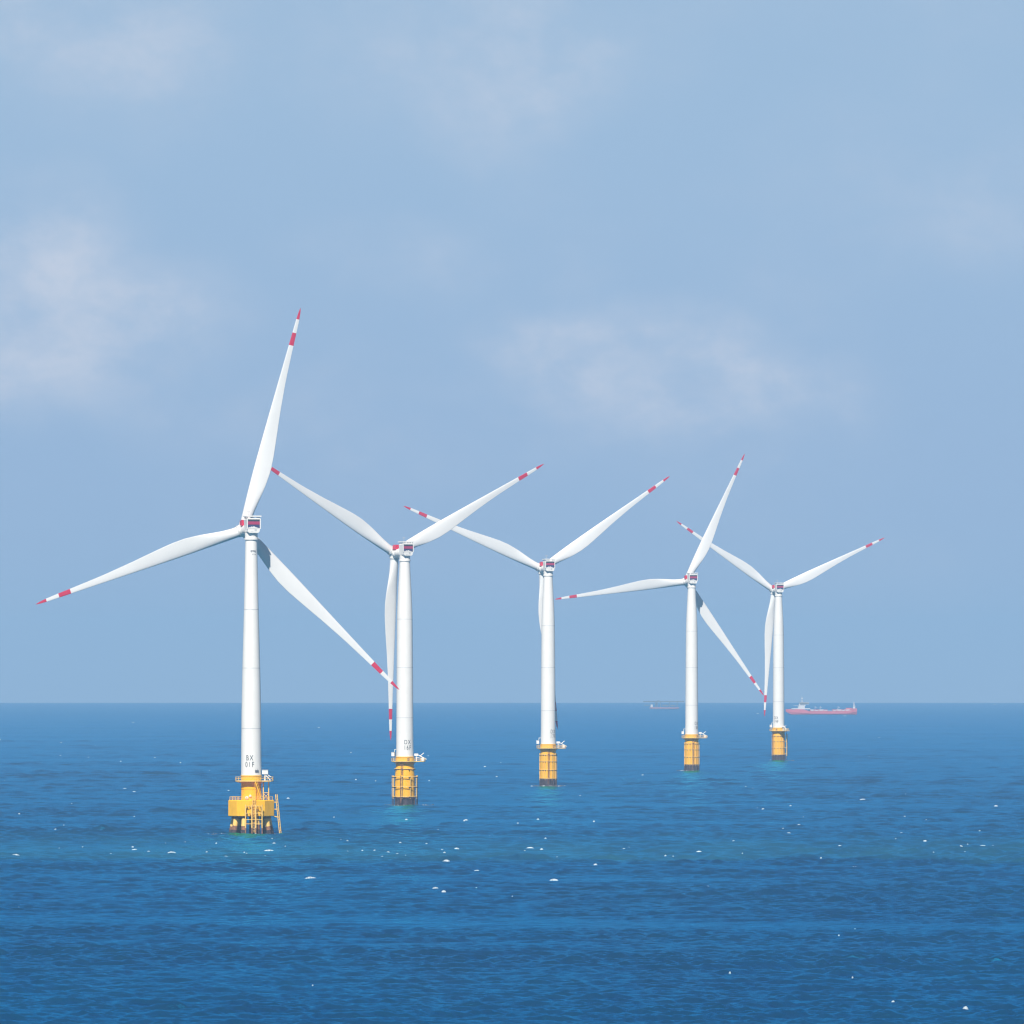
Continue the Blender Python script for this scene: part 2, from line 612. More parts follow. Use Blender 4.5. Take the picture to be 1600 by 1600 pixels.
def nacelle_mesh():
    mb = MB()
    # body: rounded section, tapering to the underside
    def section(y, top, bot, zt, zb):
        c = 0.45
        return [(-bot, y, zb + c), (-bot + c, y, zb), (bot - c, y, zb), (bot, y, zb + c), (top, y, zt - c), (top - c, y, zt), (-top + c, y, zt), (-top, y, zt - c)]
    secs = [section(-2.9, 2.42, 2.0, 103.75, 98.9), section(0.5, 2.42, 2.1, 103.6, 98.7), section(0.9, 2.1, 1.9, 103.1, 98.9)]
    vs = [p for s in secs for p in s]
    fs = [tuple(range(8))] + [tuple(reversed(range(16, 24)))]
    for j in range(2):
        for i in range(8):
            a, b = j * 8 + i, j * 8 + (i + 1) % 8
            fs.append((b, a, a + 8, b + 8))
    mb._add(vs, fs, 0)
    # yaw drum under it
    mb.lathe([(2.12, 96.62), (2.30, 96.66), (2.30, 97.15), (2.10, 97.2), (2.10, 98.95)], 40, 0)
    # roof slab on short posts
    mb.box(-2.5, 2.55, -3.15, 1.2, 104.15, 104.55, 0)
    for x in (-2.1, 0, 2.1):
        for y in (-2.4, -0.9, 0.4):
            mb.box(x - 0.12, x + 0.12, y - 0.12, y + 0.12, 103.6, 104.16, 1)
    # generator drum and the round bearing cover ahead of the body
    mb.lathe([(1.5, 0.8), (1.95, 0.9), (1.95, 5.6), (1.6, 6.4), (1.3, 7.2)], 40, 0, cx=0, cy=100.0, axis='Y')
    prof = [(max(0.02, 1.62 * math.sin(math.pi * i / 10)), 6.2 - 1.62 * math.cos(math.pi * i / 10)) for i in range(11)]
    mb.lathe(prof, 28, 0, cx=-0.55, cy=99.75, axis='Y')
    return mb.mesh('nacelle', ['white_paint', 'galvanised'])


def rear_panel_mesh():
    mb = MB()
    y = -2.9
    mb.box(-2.06, 2.06, y - 0.04, y + 0.02, 100.45, 103.3, 0)         # dark vent behind
    mb.box(-2.06, 2.06, y - 0.09, y - 0.035, 101.62, 102.62, 1)       # red band
    mb.box(-2.00, 2.00, y - 0.08, y - 0.038, 100.5, 101.48, 2)        # navy band
    # white range of peaks standing into the navy
    pts = [(-2.06, 100.5), (-1.6, 100.75), (-1.2, 100.7), (-0.8, 100.98), (-0.4, 100.82), (0.05, 101.08), (0.5, 100.8), (0.9, 100.7), (1.3, 100.56), (1.6, 100.5)]
    v = [(x, y - 0.10, z) for x, z in pts] + [(x, y - 0.10, 100.4) for x, z in pts]
    k = len(pts)
    mb._add(v, [(i, k + i, k + i + 1, i + 1) for i in range(k - 1)], 3)
    # white frame round it
    for (a, b, c, d) in ((-2.36, -2.06, 100.2, 103.62), (2.06, 2.36, 100.2, 103.62)):
        mb.box(a, b, y - 0.14, y + 0.02, c, d, 3)
    mb.box(-2.36, 2.36, y - 0.135, y + 0.02, 103.3, 103.64, 3)
    mb.box(-1.0, -0.2, y - 0.06, y + 0.02, 99.3, 100.3, 3)
    mb.box(0.3, 1.0, y - 0.06, y + 0.02, 99.5, 100.2, 4)
    return mb.mesh('rear_panel', ['dark_gap', 'panel_red', 'navy_paint', 'white_paint', 'galvanised'])


def hood_mesh():
    mb = MB()
    mb.box(-2.0, 1.2, 4.4, 6.6, 101.4, 103.0, 0)
    mb.box(-1.7, 0.9, 4.6, 6.4, 102.99, 103.25, 0)
    mb.box(-1.2, 0.4, 3.6, 4.41, 101.5, 102.8, 0)
    return mb.mesh('red_hood', ['signal_red'])


def mast_mesh():
    mb = MB()
    mb.tube((-1.6, -2.3, 104.5), (-1.6, -2.3, 106.2), 0.06, 6)
    mb.tube((-2.0, -2.3, 105.8), (-1.2, -2.3, 105.8), 0.05, 6)
    mb.tube((-2.0, -2.3, 105.7), (-2.0, -2.3, 106.15), 0.09, 6)
    mb.tube((-1.2, -2.3, 105.7), (-1.2, -2.3, 106.15), 0.09, 6)
    return mb.mesh('weather_mast', ['galvanised'])


def hub_mesh():
    mb = MB()
    prof = []
    for i in range(13):
        t = math.pi * i / 12
        prof.append((max(0.02, 2.35 * math.sin(t)), -2.15 * math.cos(t)))
    mb.lathe(prof, 32, 0, axis='Y')
    for k in range(3):                                               # blade collars
        a = math.radians(90 + 120 * k)
        s = Vector((math.cos(a), 0, math.sin(a)))
        mb.tube(s * 1.1, s * 2.15, 1.95, 28, 0)
        mb.tube(s * 2.15, s * 2.45, 1.80, 28, 1)
    return mb.mesh('hub', ['white_paint', 'galvanised'])


def railing(mb, poly, z, h=1.15, mat=0, r=0.055, closed=True, spacing=1.5, rails=(1.0, 0.55)):
    pts = [Vector((x, y, z)) for x, y in poly]
    n = len(pts)
    for k in rails:
        for i in range(n if closed else n - 1):
            mb.tube(pts[i] + Vector((0, 0, h * k)), pts[(i + 1) % n] + Vector((0, 0, h * k)), r, 5, mat)
    for i in range(n if closed else n - 1):
        a, b = pts[i], pts[(i + 1) % n]
        m = max(1, int(round((b - a).length / spacing)))
        for j in range(m):
            p = a.lerp(b, j / m)
            mb.tube(p, p + Vector((0, 0, h)), r, 5, mat)
    if not closed:
        mb.tube(pts[-1], pts[-1] + Vector((0, 0, h)), r, 5, mat)


def ladder(mb, a, b, width, side, r=0.06, rung=0.45, mat=0):
    a, b = Vector(a), Vector(b)
    s = Vector(side).normalized() * (width / 2)
    mb.tube(a - s, b - s, r, 6, mat)
    mb.tube(a + s, b + s, r, 6, mat)
    n = max(2, int((b - a).length / rung))
    for i in range(1, n):
        p = a.lerp(b, i / n)
        mb.tube(p - s, p + s, r * 0.7, 5, mat)


GROUP = 'wind turbines standing in the sea'


def turbine(label, px, base_row, h_px, yaw, roll, tower_prof, lettering, text_ang, top_marks=False, sag=0.9, reach=1.0):
    d = FPX * 100.0 / h_px
    x = (px - 800.0) / FPX * d
    t = thing('wind_turbine', label, 'wind turbine', (x, d, sea_z(x, d)), 0.0, GROUP)
    tw = link('tower', cached(('tower', tuple(tower_prof)), lambda: tower_mesh(tower_prof)), t)
    r0 = tower_prof[0][1]
    if lettering:
        link('lettering', wrap_text('lettering', lettering, 2.15, r0 - 0.02, 24.35, 2.2, 0.80, 1.15), tw,
             Matrix.Rotation(math.radians(text_ang), 4, 'Z'))
    if top_marks:                                   # a faint row of small dark marks under the tower top
        for (ang, z, wd, ht) in ((2, 92.9, 0.5, 0.75), (17, 93.0, 0.4, 0.5), (28, 92.95, 0.4, 0.5), (41, 92.8, 0.45, 0.7), (15, 91.9, 0.35, 0.25), (27, 91.95, 0.3, 0.2), (40, 91.75, 0.35, 0.35)):
            mb = MB()
            mb.obox(pol(ang, 2.02, z), Vector(pol(ang + 90, wd / 2, 0)), Vector(pol(ang, 0.03, 0)), (0, 0, ht / 2), 0)
            link('tower_marking', mb.mesh('tower_marking', ['faded_marking']), tw)
    yawm = Matrix.Rotation(math.radians(yaw), 4, 'Z')
    na = link('nacelle', cached('nacelle', nacelle_mesh), t, yawm)
    link('rear_panel', cached('rear_panel', rear_panel_mesh), na)
    link('red_hood', cached('hood', hood_mesh), na)
    link('weather_mast', cached('mast', mast_mesh), na)
    rot = yawm @ Matrix.Translation((0, 8.7, 100.0)) @ Matrix.Rotation(math.radians(3.5), 4, 'X')
    link('hub', cached('hub', hub_mesh), t, rot @ Matrix.Rotation(-math.radians(roll - 90), 4, 'Y'))
    for k in range(3):
        a = math.radians(roll + 120 * k)
        a -= math.radians(sag) * math.cos(a)          # the level blades sag a little under their weight
        link('blade', cached('blade', blade_mesh), t, rot @ Matrix.Rotation(-(a - math.pi / 2), 4, 'Y') @ Matrix.Diagonal((1, 1, reach, 1)))
    return t


SLIM = [(19.4, 3.36), (40, 3.22), (54, 2.95), (74, 2.42), (85, 2.18), (96.65, 1.92)]
FULL = [(19.4, 3.42), (50, 3.26), (70, 3.12), (75, 3.06), (83, 2.76), (91.6, 2.26), (96.65, 2.02)]


# ---------------- first foundation: pile cap on raked piles
def pile_cap_foundation(t):
    mb = MB()
    mb.lathe([(3.30, 11.3), (3.30, 14.9), (3.42, 14.95), (3.42, 15.35), (3.30, 15.4), (3.36, 19.15), (3.5, 19.2), (3.5, 19.42), (3.30, 19.44)], 56, 0)
    for a in range(-165, 181, 30):                       # short brackets under the deck
        mb.tube(pol(a, 3.2, 16.9), pol(a, 4.9, 17.35), 0.09, 6, 0)
    col = link('transition_piece', mb.mesh('transition_piece', ['yellow_paint']), t)
    # round lamps on the column foot
    mb = MB()
    for a, z in ((-22, 12.1), (-4, 12.7)):
        p = Vector(pol(a, 3.3, z)); q = Vector(pol(a, 3.85, z))
        mb.tube(p, q, 0.55 if a < -10 else 0.4, 14, 0)
        mb.tube(q, Vector(pol(a, 3.95, z)), 0.40 if a < -10 else 0.3, 14, 1)
    link('round_lamp', mb.mesh('round_lamp', ['white_paint', 'galvanised']), col)
    # pile cap: ten-sided steel drum with eased rims
    mb = MB()
    Rc = 7.85
    prof = [(Rc - 0.25, 6.0), (Rc, 6.2), (Rc, 11.1), (Rc - 0.25, 11.35)]
    mb.lathe(prof, 10, 0, smooth=False)
    cap = link('pile_cap', mb.mesh('pile_cap', ['yellow_paint']), t)
    mb = MB()
    railing(mb, [pol(36 * i, Rc - 0.5) for i in range(10)], 11.34, 1.1, spacing=1.6)
    link('cap_railing', mb.mesh('cap_railing', ['pale_yellow']), cap)
    # eight raked piles
    for k, a in enumerate((-58, -22, 20, 62, 100, 140, 180, 220, 262)):
        mb = MB()
        top, bot = Vector(pol(a, 5.6, 6.05)), Vector(pol(a, 7.4, -4.0))
        def at(z):
            f = (top.z - z) / (top.z - bot.z)
            return top.lerp(bot, f)
        zy = 2.6 + 0.9 * random.random()
        mb.tube(top, at(5.2), 0.88, 20, 2)
        mb.tube(at(5.2), at(zy), 0.86, 20, 0)
        mb.tube(at(zy), at(1.5), 0.865, 20, 1)
        mb.tube(at(1.5), bot, 0.92, 20, 3)
        link('pile', mb.mesh('pile', ['pale_yellow', 'rusty_steel', 'rusty_steel', 'marine_growth']), t)
    # boat landing on the front of the cap
    mb = MB()
    yf = -8.75
    for xx in (-1.65, 0.4, 1.7, 3.75):
        mb.tube((xx, yf, 9.9), (xx, yf, 2.3), 0.20, 10, 0)
        mb.tube((xx, yf, 2.3), (xx, yf, -2.0), 0.22, 10, 1)
    for z in (9.4, 7.1, 5.0, 3.6):
        mb.tube((-1.65, yf, z), (3.75, yf, z), 0.10, 8, 0)
    for z in (9.4, 7.1):
        for xx in (-1.2, -0.3, 2.2, 3.2):
            mb.tube((xx, yf + 0.15, z), (xx, -7.2, z), 0.16, 8, 2)
    link('boat_landing', mb.mesh('boat_landing', ['pale_yellow', 'rusty_steel', 'dark_gap']), t)
    mb = MB()
    ladder(mb, (1.05, yf + 0.45, 0.5), (1.05, yf + 0.45, 12.6), 0.8, (1, 0, 0), 0.09, 0.5)
    link('ladder', mb.mesh('ladder', ['pale_yellow']), t)
    # slanting access ladder beside the cap
    mb = MB()
    ladder(mb, (9.75, -1.5, -1.5), (8.25, -1.5, 13.2), 0.9, (0.55, 0.83, 0), 0.16, 0.9)
    for z in (10.6, 8.3, 5.6):
        xx = 9.75 - 1.5 * (z + 1.5) / 14.7
        mb.tube((6.9 if z > 6 else 7.6, -1.5, z - (0.0 if z > 6 else -0.4)), (xx, -1.5, z), 0.17, 8)
    link('side_ladder', mb.mesh('side_ladder', ['pale_yellow']), t)
    # work deck under the tower door
    poly = []
    for i in range(40):
        a = i * 9.0 - 180
        rr = 5.2
        dd = abs((a - 85 + 180) % 360 - 180)
        if dd < 28:
            rr = 7.3
        elif dd < 38:
            rr = 7.3 - (dd - 28) / 10 * 2.1
        poly.append(pol(a, rr))
    deck = deck_mesh(poly)
    dk = link('work_deck', deck, t)
    mb = MB()
    railing(mb, poly[::2], 17.75, 1.15, spacing=1.7)
    link('deck_railing', mb.mesh('deck_railing', ['pale_yellow']), dk)
    # deck props with a cross brace
    mb = MB()
    mb.tube((4.0, -1.6, 17.3), (4.0, -1.6, 11.3), 0.2, 10)
    mb.tube((5.75, -1.6, 17.3), (5.75, -1.6, 11.3), 0.2, 10)
    mb.tube((4.0, -1.6, 13.7), (5.75, -1.6, 13.7), 0.1, 8)
    mb.tube((4.0, -1.72, 13.6), (5.75, -1.72, 11.5), 0.09, 8)
    mb.tube((4.0, -1.48, 11.5), (5.75, -1.48, 13.6), 0.09, 8)
    link('deck_prop', mb.mesh('deck_prop', ['pale_yellow']), t)
    # steep stair from the deck to the cap
    mb = MB()
    for dy in (-4.3, -5.1):
        mb.obox(((1.5 + 3.4) / 2, dy, (17.3 + 11.5) / 2), ((3.4 - 1.5) / 2, 0, (11.5 - 17.3) / 2), (0, 0.05, 0), (0.14, 0, 0.05))
    for i in range(1, 16):
        f = i / 16
        mb.box(1.5 + 1.9 * f - 0.18, 1.5 + 1.9 * f + 0.18, -5.05, -4.35, 17.3 - 5.8 * f - 0.03, 17.3 - 5.8 * f + 0.03)
    for dy in (-4.3, -5.1):
        mb.tube((1.75, dy, 18.2), (3.65, dy, 12.4), 0.06, 6)
        for f in (0.2, 0.5, 0.8):
            mb.tube((1.5 + 1.9 * f, dy, 17.3 - 5.8 * f), (1.75 + 1.9 * f, dy, 18.2 - 5.8 * f), 0.05, 6)
    mb.tube((1.35, -4.7, 17.3), (1.35, -4.7, 11.3), 0.10, 8)
    link('stair', mb.mesh('stair', ['yellow_paint']), t)
    davit(t, 80, 4.6, 17.75, True)
    for a in (28, 40):
        mb = MB()
        p = Vector(pol(a, 3.4, 20.8))
        mb.obox(p, Vector(pol(a + 90, 0.3, 0)), Vector(pol(a, 0.14, 0)), (0, 0, 0.35))
        mb.tube(p, p + Vector((0, 0, 0.8)), 0.05, 6)
        link('signal_box', mb.mesh('signal_box', ['grey_steel']), t)


def deck_mesh(poly, z0=17.4, z1=17.74):
    mb = MB()
    mb.prism(poly, z0, z1, 0)
    cx = sum(p[0] for p in poly) / len(poly); cy = sum(p[1] for p in poly) / len(poly)
    inner = [(cx + (p[0] - cx) * 0.95, cy + (p[1] - cy) * 0.95) for p in poly]
    mb.prism(inner, z1 - 0.02, z1 + 0.01, 1)
    return mb.mesh('work_deck', ['pale_yellow', 'galvanised'])


def davit(t, ang, r, z, first=False):
    u = Vector(pol(ang, 1, 0)); s = Vector(pol(ang + 90, 1, 0))
    mb = MB()
    p = u * r
    if first:
        mb.tube(p + Vector((0, 0, z)), p + Vector((0, 0, z + 2.2)), 0.2, 12)
        mb.obox(p + u * 0.1 + Vector((0, 0, z + 2.7)), u * 0.95, s * 0.6, (0, 0, 0.65), 0)
        mb.obox(p + u * 0.1 + Vector((0, 0, z + 3.42)), u * 1.05, s * 0.7, (0, 0, 0.07), 1)
        mb.tube(p + u * -0.2 + Vector((0, 0, z + 2.2)), p + u * 1.75 + Vector((0, 0, z + 0.1)), 0.16, 8, 0)
        mb.tube(p + u * 0.5 + Vector((0, 0, z + 2.1)), p + u * 1.9 + Vector((0, 0, z + 1.2)), 0.12, 8, 0)
    else:
        mb.tube(p + Vector((0, 0, z)), p + Vector((0, 0, z + 2.7)), 0.24, 12)
        mb.obox(p + Vector((0, 0, z + 2.4)), u * 0.75, s * 0.55, (0, 0, 0.45), 0)
        mb.tube(p + Vector((0, 0, z + 2.7)), p + u * 4.0 + Vector((0, 0, z + 0.55)), 0.2, 8, 0)
        mb.tube(p + u * 0.2 + Vector((0, 0, z + 1.4)), p + u * 3.4 + Vector((0, 0, z + 0.5)), 0.12, 8, 1)
        mb.tube(p + u * 1.5 + Vector((0, 0, z + 1.9)), p + u * 3.0 + Vector((0, 0, z + 3.1)), 0.17, 8, 0)
        mb.obox(p + u * 2.6 + Vector((0, 0, z + 0.6)), u * 0.55, s * 0.5, (0, 0, 0.5), 0)
    link('davit_crane', mb.mesh('davit_crane', ['white_paint', 'galvanised']), t)


# ---------------- caged monopile foundation
def caged_foundation(t, rot, ext, cab, cage_r, cage_top, tubes, landing=None, flare=False):
    mb = MB()
    rt, rb = (3.55, 3.75) if not flare else (3.55, 3.9)
    prof = [(rb, 3.4), (rb, 11.0), (rt + 0.1, 15.2), (rt, 15.3), (rt, 19.1), (rt + 0.14, 19.15), (rt + 0.14, 19.42), (rt - 0.2, 19.44)]
    mb.lathe(prof, 56, 0)
    for a in range(-165, 181, 22):
        mb.tube(pol(a, rt - 0.1, 16.4), pol(a, 4.7, 17.35), 0.10, 6, 0)
    tp = link('transition_piece', mb.mesh('transition_piece', ['yellow_paint']), t)
    mb = MB()
    p = Vector(pol(rot + 6, rt + 0.02, 18.3))
    mb.obox(p, Vector(pol(rot + 96, 0.45, 0)), Vector(pol(rot + 6, 0.06, 0)), (0, 0, 0.55))
    link('hatch', mb.mesh('hatch', ['rusty_steel']), tp)
    mb = MB()
    mb.lathe([(rb + 0.05, -5.0), (rb + 0.12, 1.5), (rb + 0.02, 3.4)], 40, 0, caps=False)
    for a in (-56, -30, 12, 36, 62):
        mb.tube(pol(a, rb + 0.5, -3.0), pol(a, rb + 0.5, 3.3), 0.28, 8, 0)
    link('monopile', mb.mesh('monopile', ['marine_growth']), t)
    # guard rings and their stand-off struts
    ring_zs = [14.6, 11.5, 7.6, 3.7]
    for z in ring_zs:
        rr = cage_r if z <= cage_top + 0.2 else rt + 0.45
        mb = MB()
        n = 36
        for i in range(n):
            a0, a1 = 360 * i / n, 360 * (i + 1) / n
            p, q = Vector(pol(a0, rr, z)), Vector(pol(a1, rr, z))
            mb.tube(p, q, 0.15, 6, 0)
        for a in tubes:
            mb.tube(pol(a, rt - 0.2, z - 0.35), pol(a, rr + 0.25, z - 0.35), 0.22, 6, 1)
        link('guard_ring', mb.mesh('guard_ring', ['pale_yellow', 'dark_gap']), tp)
    for a in tubes:
        mb = MB()
        mb.tube(pol(a, cage_r + 0.1, cage_top + 0.4), pol(a, cage_r + 0.1, 2.9), 0.15, 8, 0)
        mb.tube(pol(a, cage_r + 0.1, 2.9), pol(a, cage_r + 0.1, -3.0), 0.17, 8, 1)
        link('fender_tube', mb.mesh('fender_tube', ['pale_yellow', 'marine_growth']), tp)
    # ladder up the column
    mb = MB()
    la = rot - 34
    ladder(mb, pol(la, cage_r + 0.1, 1.0), pol(la, cage_r + 0.1, 12.0), 0.75, pol(la + 90, 1, 0), 0.12, 0.5)
    ladder(mb, pol(la, rt + 0.55, 12.0), pol(la, rt + 0.55, 17.4), 0.75, pol(la + 90, 1, 0), 0.10, 0.5)
    link('ladder', mb.mesh('ladder', ['rusty_steel']), tp)
    if landing is not None:
        mb = MB()
        u = Vector(pol(landing, 1, 0)); s = Vector(pol(landing + 90, 1, 0))
        for k in (-1.1, 1.1):
            mb.tube(u * 5.0 + s * k + Vector((0, 0, 15.6)), u * 5.0 + s * k + Vector((0, 0, 2.8)), 0.18, 8, 0)
            for z in (14.4, 11.4, 7.6, 4.0):
                mb.tube(u * 3.4 + s * k + Vector((0, 0, z)), u * 5.1 + s * k + Vector((0, 0, z)), 0.13, 6, 0)
        for z in (14.4, 11.4, 7.6, 4.0):
            mb.tube(u * 5.0 - s * 1.1 + Vector((0, 0, z)), u * 5.0 + s * 1.1 + Vector((0, 0, z)), 0.13, 6, 0)
        ladder(mb, u * 4.7 + Vector((0, 0, 1)), u * 4.7 + Vector((0, 0, 17.4)), 0.7, s, 0.08, 0.5, 1)
        link('boat_landing', mb.mesh('boat_landing', ['pale_yellow', 'rusty_steel']), t)
    poly = []
    for i in range(48):
        a = i * 7.5 - 180
        rr = 5.25
        dd = abs((a - ext + 180) % 360 - 180)
        if dd < 20:
            rr = 8.2
        elif dd < 33:
            rr = 8.2 - (dd - 20) / 13 * 2.95
        poly.append(pol(a, rr))
    dk = link('work_deck', deck_mesh(poly), t)
    mb = MB()
    railing(mb, poly[::2], 17.75, 1.1, spacing=1.8, r=0.06)
    link('deck_railing', mb.mesh('deck_railing', ['pale_yellow']), dk)
    davit(t, ext, 4.6, 17.75)
    # white equipment cabinet on a bracket
    mb = MB()
    c = Vector(pol(cab, 4.75, 20.3)); u = Vector(pol(cab, 1, 0)); s = Vector(pol(cab + 90, 1, 0))
    mb.obox(c, u * 0.6, s * 0.7, (0, 0, 0.75), 0)
    mb.obox(c + Vector((0, 0, 0.80)), u * 0.7, s * 0.8, (0, 0, 0.05), 1)
    mb.tube(c - u * 0.2 + Vector((0, 0, -0.7)), c - u * 0.2 + Vector((0, 0, -2.55)), 0.12, 8, 1)
    mb.path([c - u * 0.5 + Vector((0, 0, -0.5)), c - u * 0.5 + Vector((0, 0, 1.9)), c - u * 1.5 + Vector((0, 0, 2.0))], 0.13, 6, 0)
    link('equipment_cabinet', mb.mesh('equipment_cabinet', ['white_paint', 'galvanised']), t)


t1 = turbine('tallest, nearest white turbine, lettered BX 01F, on a round yellow pile cap over raked piles',
             392.6, 1302, 476.5, 17.8, 77.1, SLIM, ['BX', '01F'], -8, True, 2.0, 1.013)
pile_cap_foundation(t1)
t2 = turbine('white turbine lettered DX 16F on a yellow base wrapped in a wide cage of tubes',
             632.5, 1258, 395, 28.5, 29.5, FULL, ['DX', '16F'], 19, False, 0.5)
caged_foundation(t2, 18, 84, -108, 4.9, 11.6, (-84, -62, -12, 26, 66, 88, 130, 180, 230), flare=True)
t3 = turbine('white turbine whose lower blade is hidden behind its own tower, third from the left',
             856.5, 1228.5, 340, 18.2, 36.35, FULL, ['DX', '17F'], 40)
caged_foundation(t3, 38, 97, -92, 3.85, 14.8, (-80, -36, -20, 10, 28, 60, 84, 140, 180, 220))
t4 = turbine('white turbine with one blade reaching steeply up, between two turbines with low-hanging blades',
             1080.8, 1203, 296.5, 17.5, 66.4, FULL, ['DX', '18F'], 48)
caged_foundation(t4, 45, 104, -86, 3.85, 14.8, (-78, -38, -14, 8, 32, 58, 82, 140, 180, 220))
t5 = turbine('smallest, farthest white turbine, standing beside the red cargo ship',
             1216.6, 1187, 266, 17.0, 25.9, FULL, ['DX', '19F'], -28)
caged_foundation(t5, -28, 34, -76, 3.85, 14.8, (-80, -40, -8, 16, 40, 140, 200), landing=76)


# ------------------------------------------------------------------ ships
def hull_mesh(L, B, sections, name, mats):
    """sections: list of (x, half breadth, keel z, deck z, flare)"""
    mb = MB()
    vs = []
    for (x, hb, z0, z1) in sections:
        vs += [(x, -hb * 0.75, z0), (x, -hb, z0 + (z1 - z0) * 0.45), (x, -hb * 1.02, z1), (x, hb * 1.02, z1), (x, hb, z0 + (z1 - z0) * 0.45), (x, hb * 0.75, z0)]
    n = len(sections)
    fs, ms = [], []
    for j in range(n - 1):
        for i in range(6):
            a, b = j * 6 + i, j * 6 + (i + 1) % 6
            mb._add([vs[a], vs[b], vs[b + 6], vs[a + 6]], [(3, 2, 1, 0)], 1 if i == 2 else (2 if i in (0, 4, 5) else 0))
    mb._add(vs[:6], [(0, 1, 2, 3, 4, 5)], 0)
    mb._add(vs[-6:], [(5, 4, 3, 2, 1, 0)], 0)
    return mb.mesh(name, mats)


def cargo_ship():
    p = sea_point(1283, 1116.2)
    t = thing('cargo_ship', 'hazy red cargo ship with a white bridge near its pointed end', 'ship', p, math.radians(4))
    L = 91.0
    S = [(-45.5, 0.4, 3.6, 6.6), (-42, 2.2, 1.6, 6.8), (-37, 4.6, -0.5, 6.9), (-30, 6.6, -1.5, 6.8), (-22, 7.2, -1.5, 6.2), (-15, 7.3, -1.5, 4.0),
         (25, 7.3, -1.5, 4.0), (31, 7.2, -1.5, 4.3), (38, 7.0, -1.2, 6.0), (40, 6.8, -0.6, 7.4), (45.5, 6.2, 0.3, 7.6)]
    link('hull', hull_mesh(L, 14, S, 'hull', ['ship_red', 'ship_deck', 'ship_red']), t)
    mb = MB()
    mb.box(-38, -14.5, -5.6, 5.6, 6.6, 7.9, 0)
    mb.box(-29.5, -21.5, -5.2, 5.2, 7.9, 10.6, 0)
    mb.box(-28.6, -20.5, -5.0, 5.0, 10.6, 13.0, 0)
    mb.box(-27.5, -16.2, -6.2, 6.2, 13.0, 15.2, 0)
    mb.box(-28.0, -15.8, -6.6, 6.6, 15.2, 15.6, 2)
    mb.box(-27.4, -16.4, -6.26, -6.19, 13.7, 14.7, 1)
    mb.box(-36, -29.5, -4.5, -4.2, 10.9, 11.3, 0)
    sp = link('superstructure', mb.mesh('superstructure', ['ship_white', 'window_glass', 'galvanised']), t)
    mb = MB()
    mb.tube((-24.5, 0, 15.6), (-24.5, 0, 22.5), 0.6, 8, 0, 0.35)
    mb.tube((-24.5, -2.4, 19.5), (-24.5, 2.4, 19.5), 0.25, 6)
    mb.box(-25.6, -23.4, -0.4, 0.4, 20.3, 20.8)
    link('mast', mb.mesh('mast', ['ship_white']), sp)
    # hatch coamings and covers on the long low deck
    for (x0, x1, m, h) in ((-14.5, -9.5, 0, 6.3), (-9.2, -3.5, 1, 6.2), (-3.2, 2.5, 0, 6.4), (2.8, 7.6, 1, 6.1), (14.5, 19.5, 1, 6.2), (19.8, 25.2, 0, 6.5), (25.5, 30.4, 1, 6.2), (30.6, 36.5, 0, 6.7)):
        mb = MB()
        mb.box(x0, x1, -5.9, 5.9, 3.9, h - 0.5, 0)
        mb.box(x0 - 0.15, x1 + 0.15, -6.1, 6.1, h - 0.5, h, 1 if m == 0 else 0)
        mb.box(x0 + 0.6, x1 - 0.6, -6.05, -5.88, 4.5, 5.5, 1)
        link('hatch', mb.mesh('hatch', ['ship_red', 'ship_white']), t)
    mb = MB()
    railing(mb, [(-14, -7.2), (38, -7.2)], 4.0, 1.3, closed=False, spacing=3, r=0.1)
    link('bulwark_rail', mb.mesh('bulwark_rail', ['ship_white']), t)
    mb = MB()
    mb.box(32, 39.5, -4, 4, 6.4, 8.2, 0)
    link('deckhouse', mb.mesh('deckhouse', ['ship_red']), t)
    mb = MB()
    mb.tube((42.3, 0, 7.5), (42.3, 0, 15.8), 0.9, 8, 0, 0.5)
    mb.box(40.8, 43.8, -1.2, 1.2, 7.5, 9.6, 0)
    mb.tube((42.3, 0, 12), (44.6, 0, 10), 0.2, 6)
    link('signal_mast', mb.mesh('signal_mast', ['ship_white']), t)
    for x in (-7.5, -1.0, 22.0):
        mb = MB()
        mb.tube((x, 3.0, 6.0), (x, 3.0, 10.2), 0.3, 6)
        mb.tube((x, 3.0, 10.0), (x + 2.2, 3.0, 8.4), 0.2, 6)
        link('deck_crane', mb.mesh('deck_crane', ['ship_white']), t)


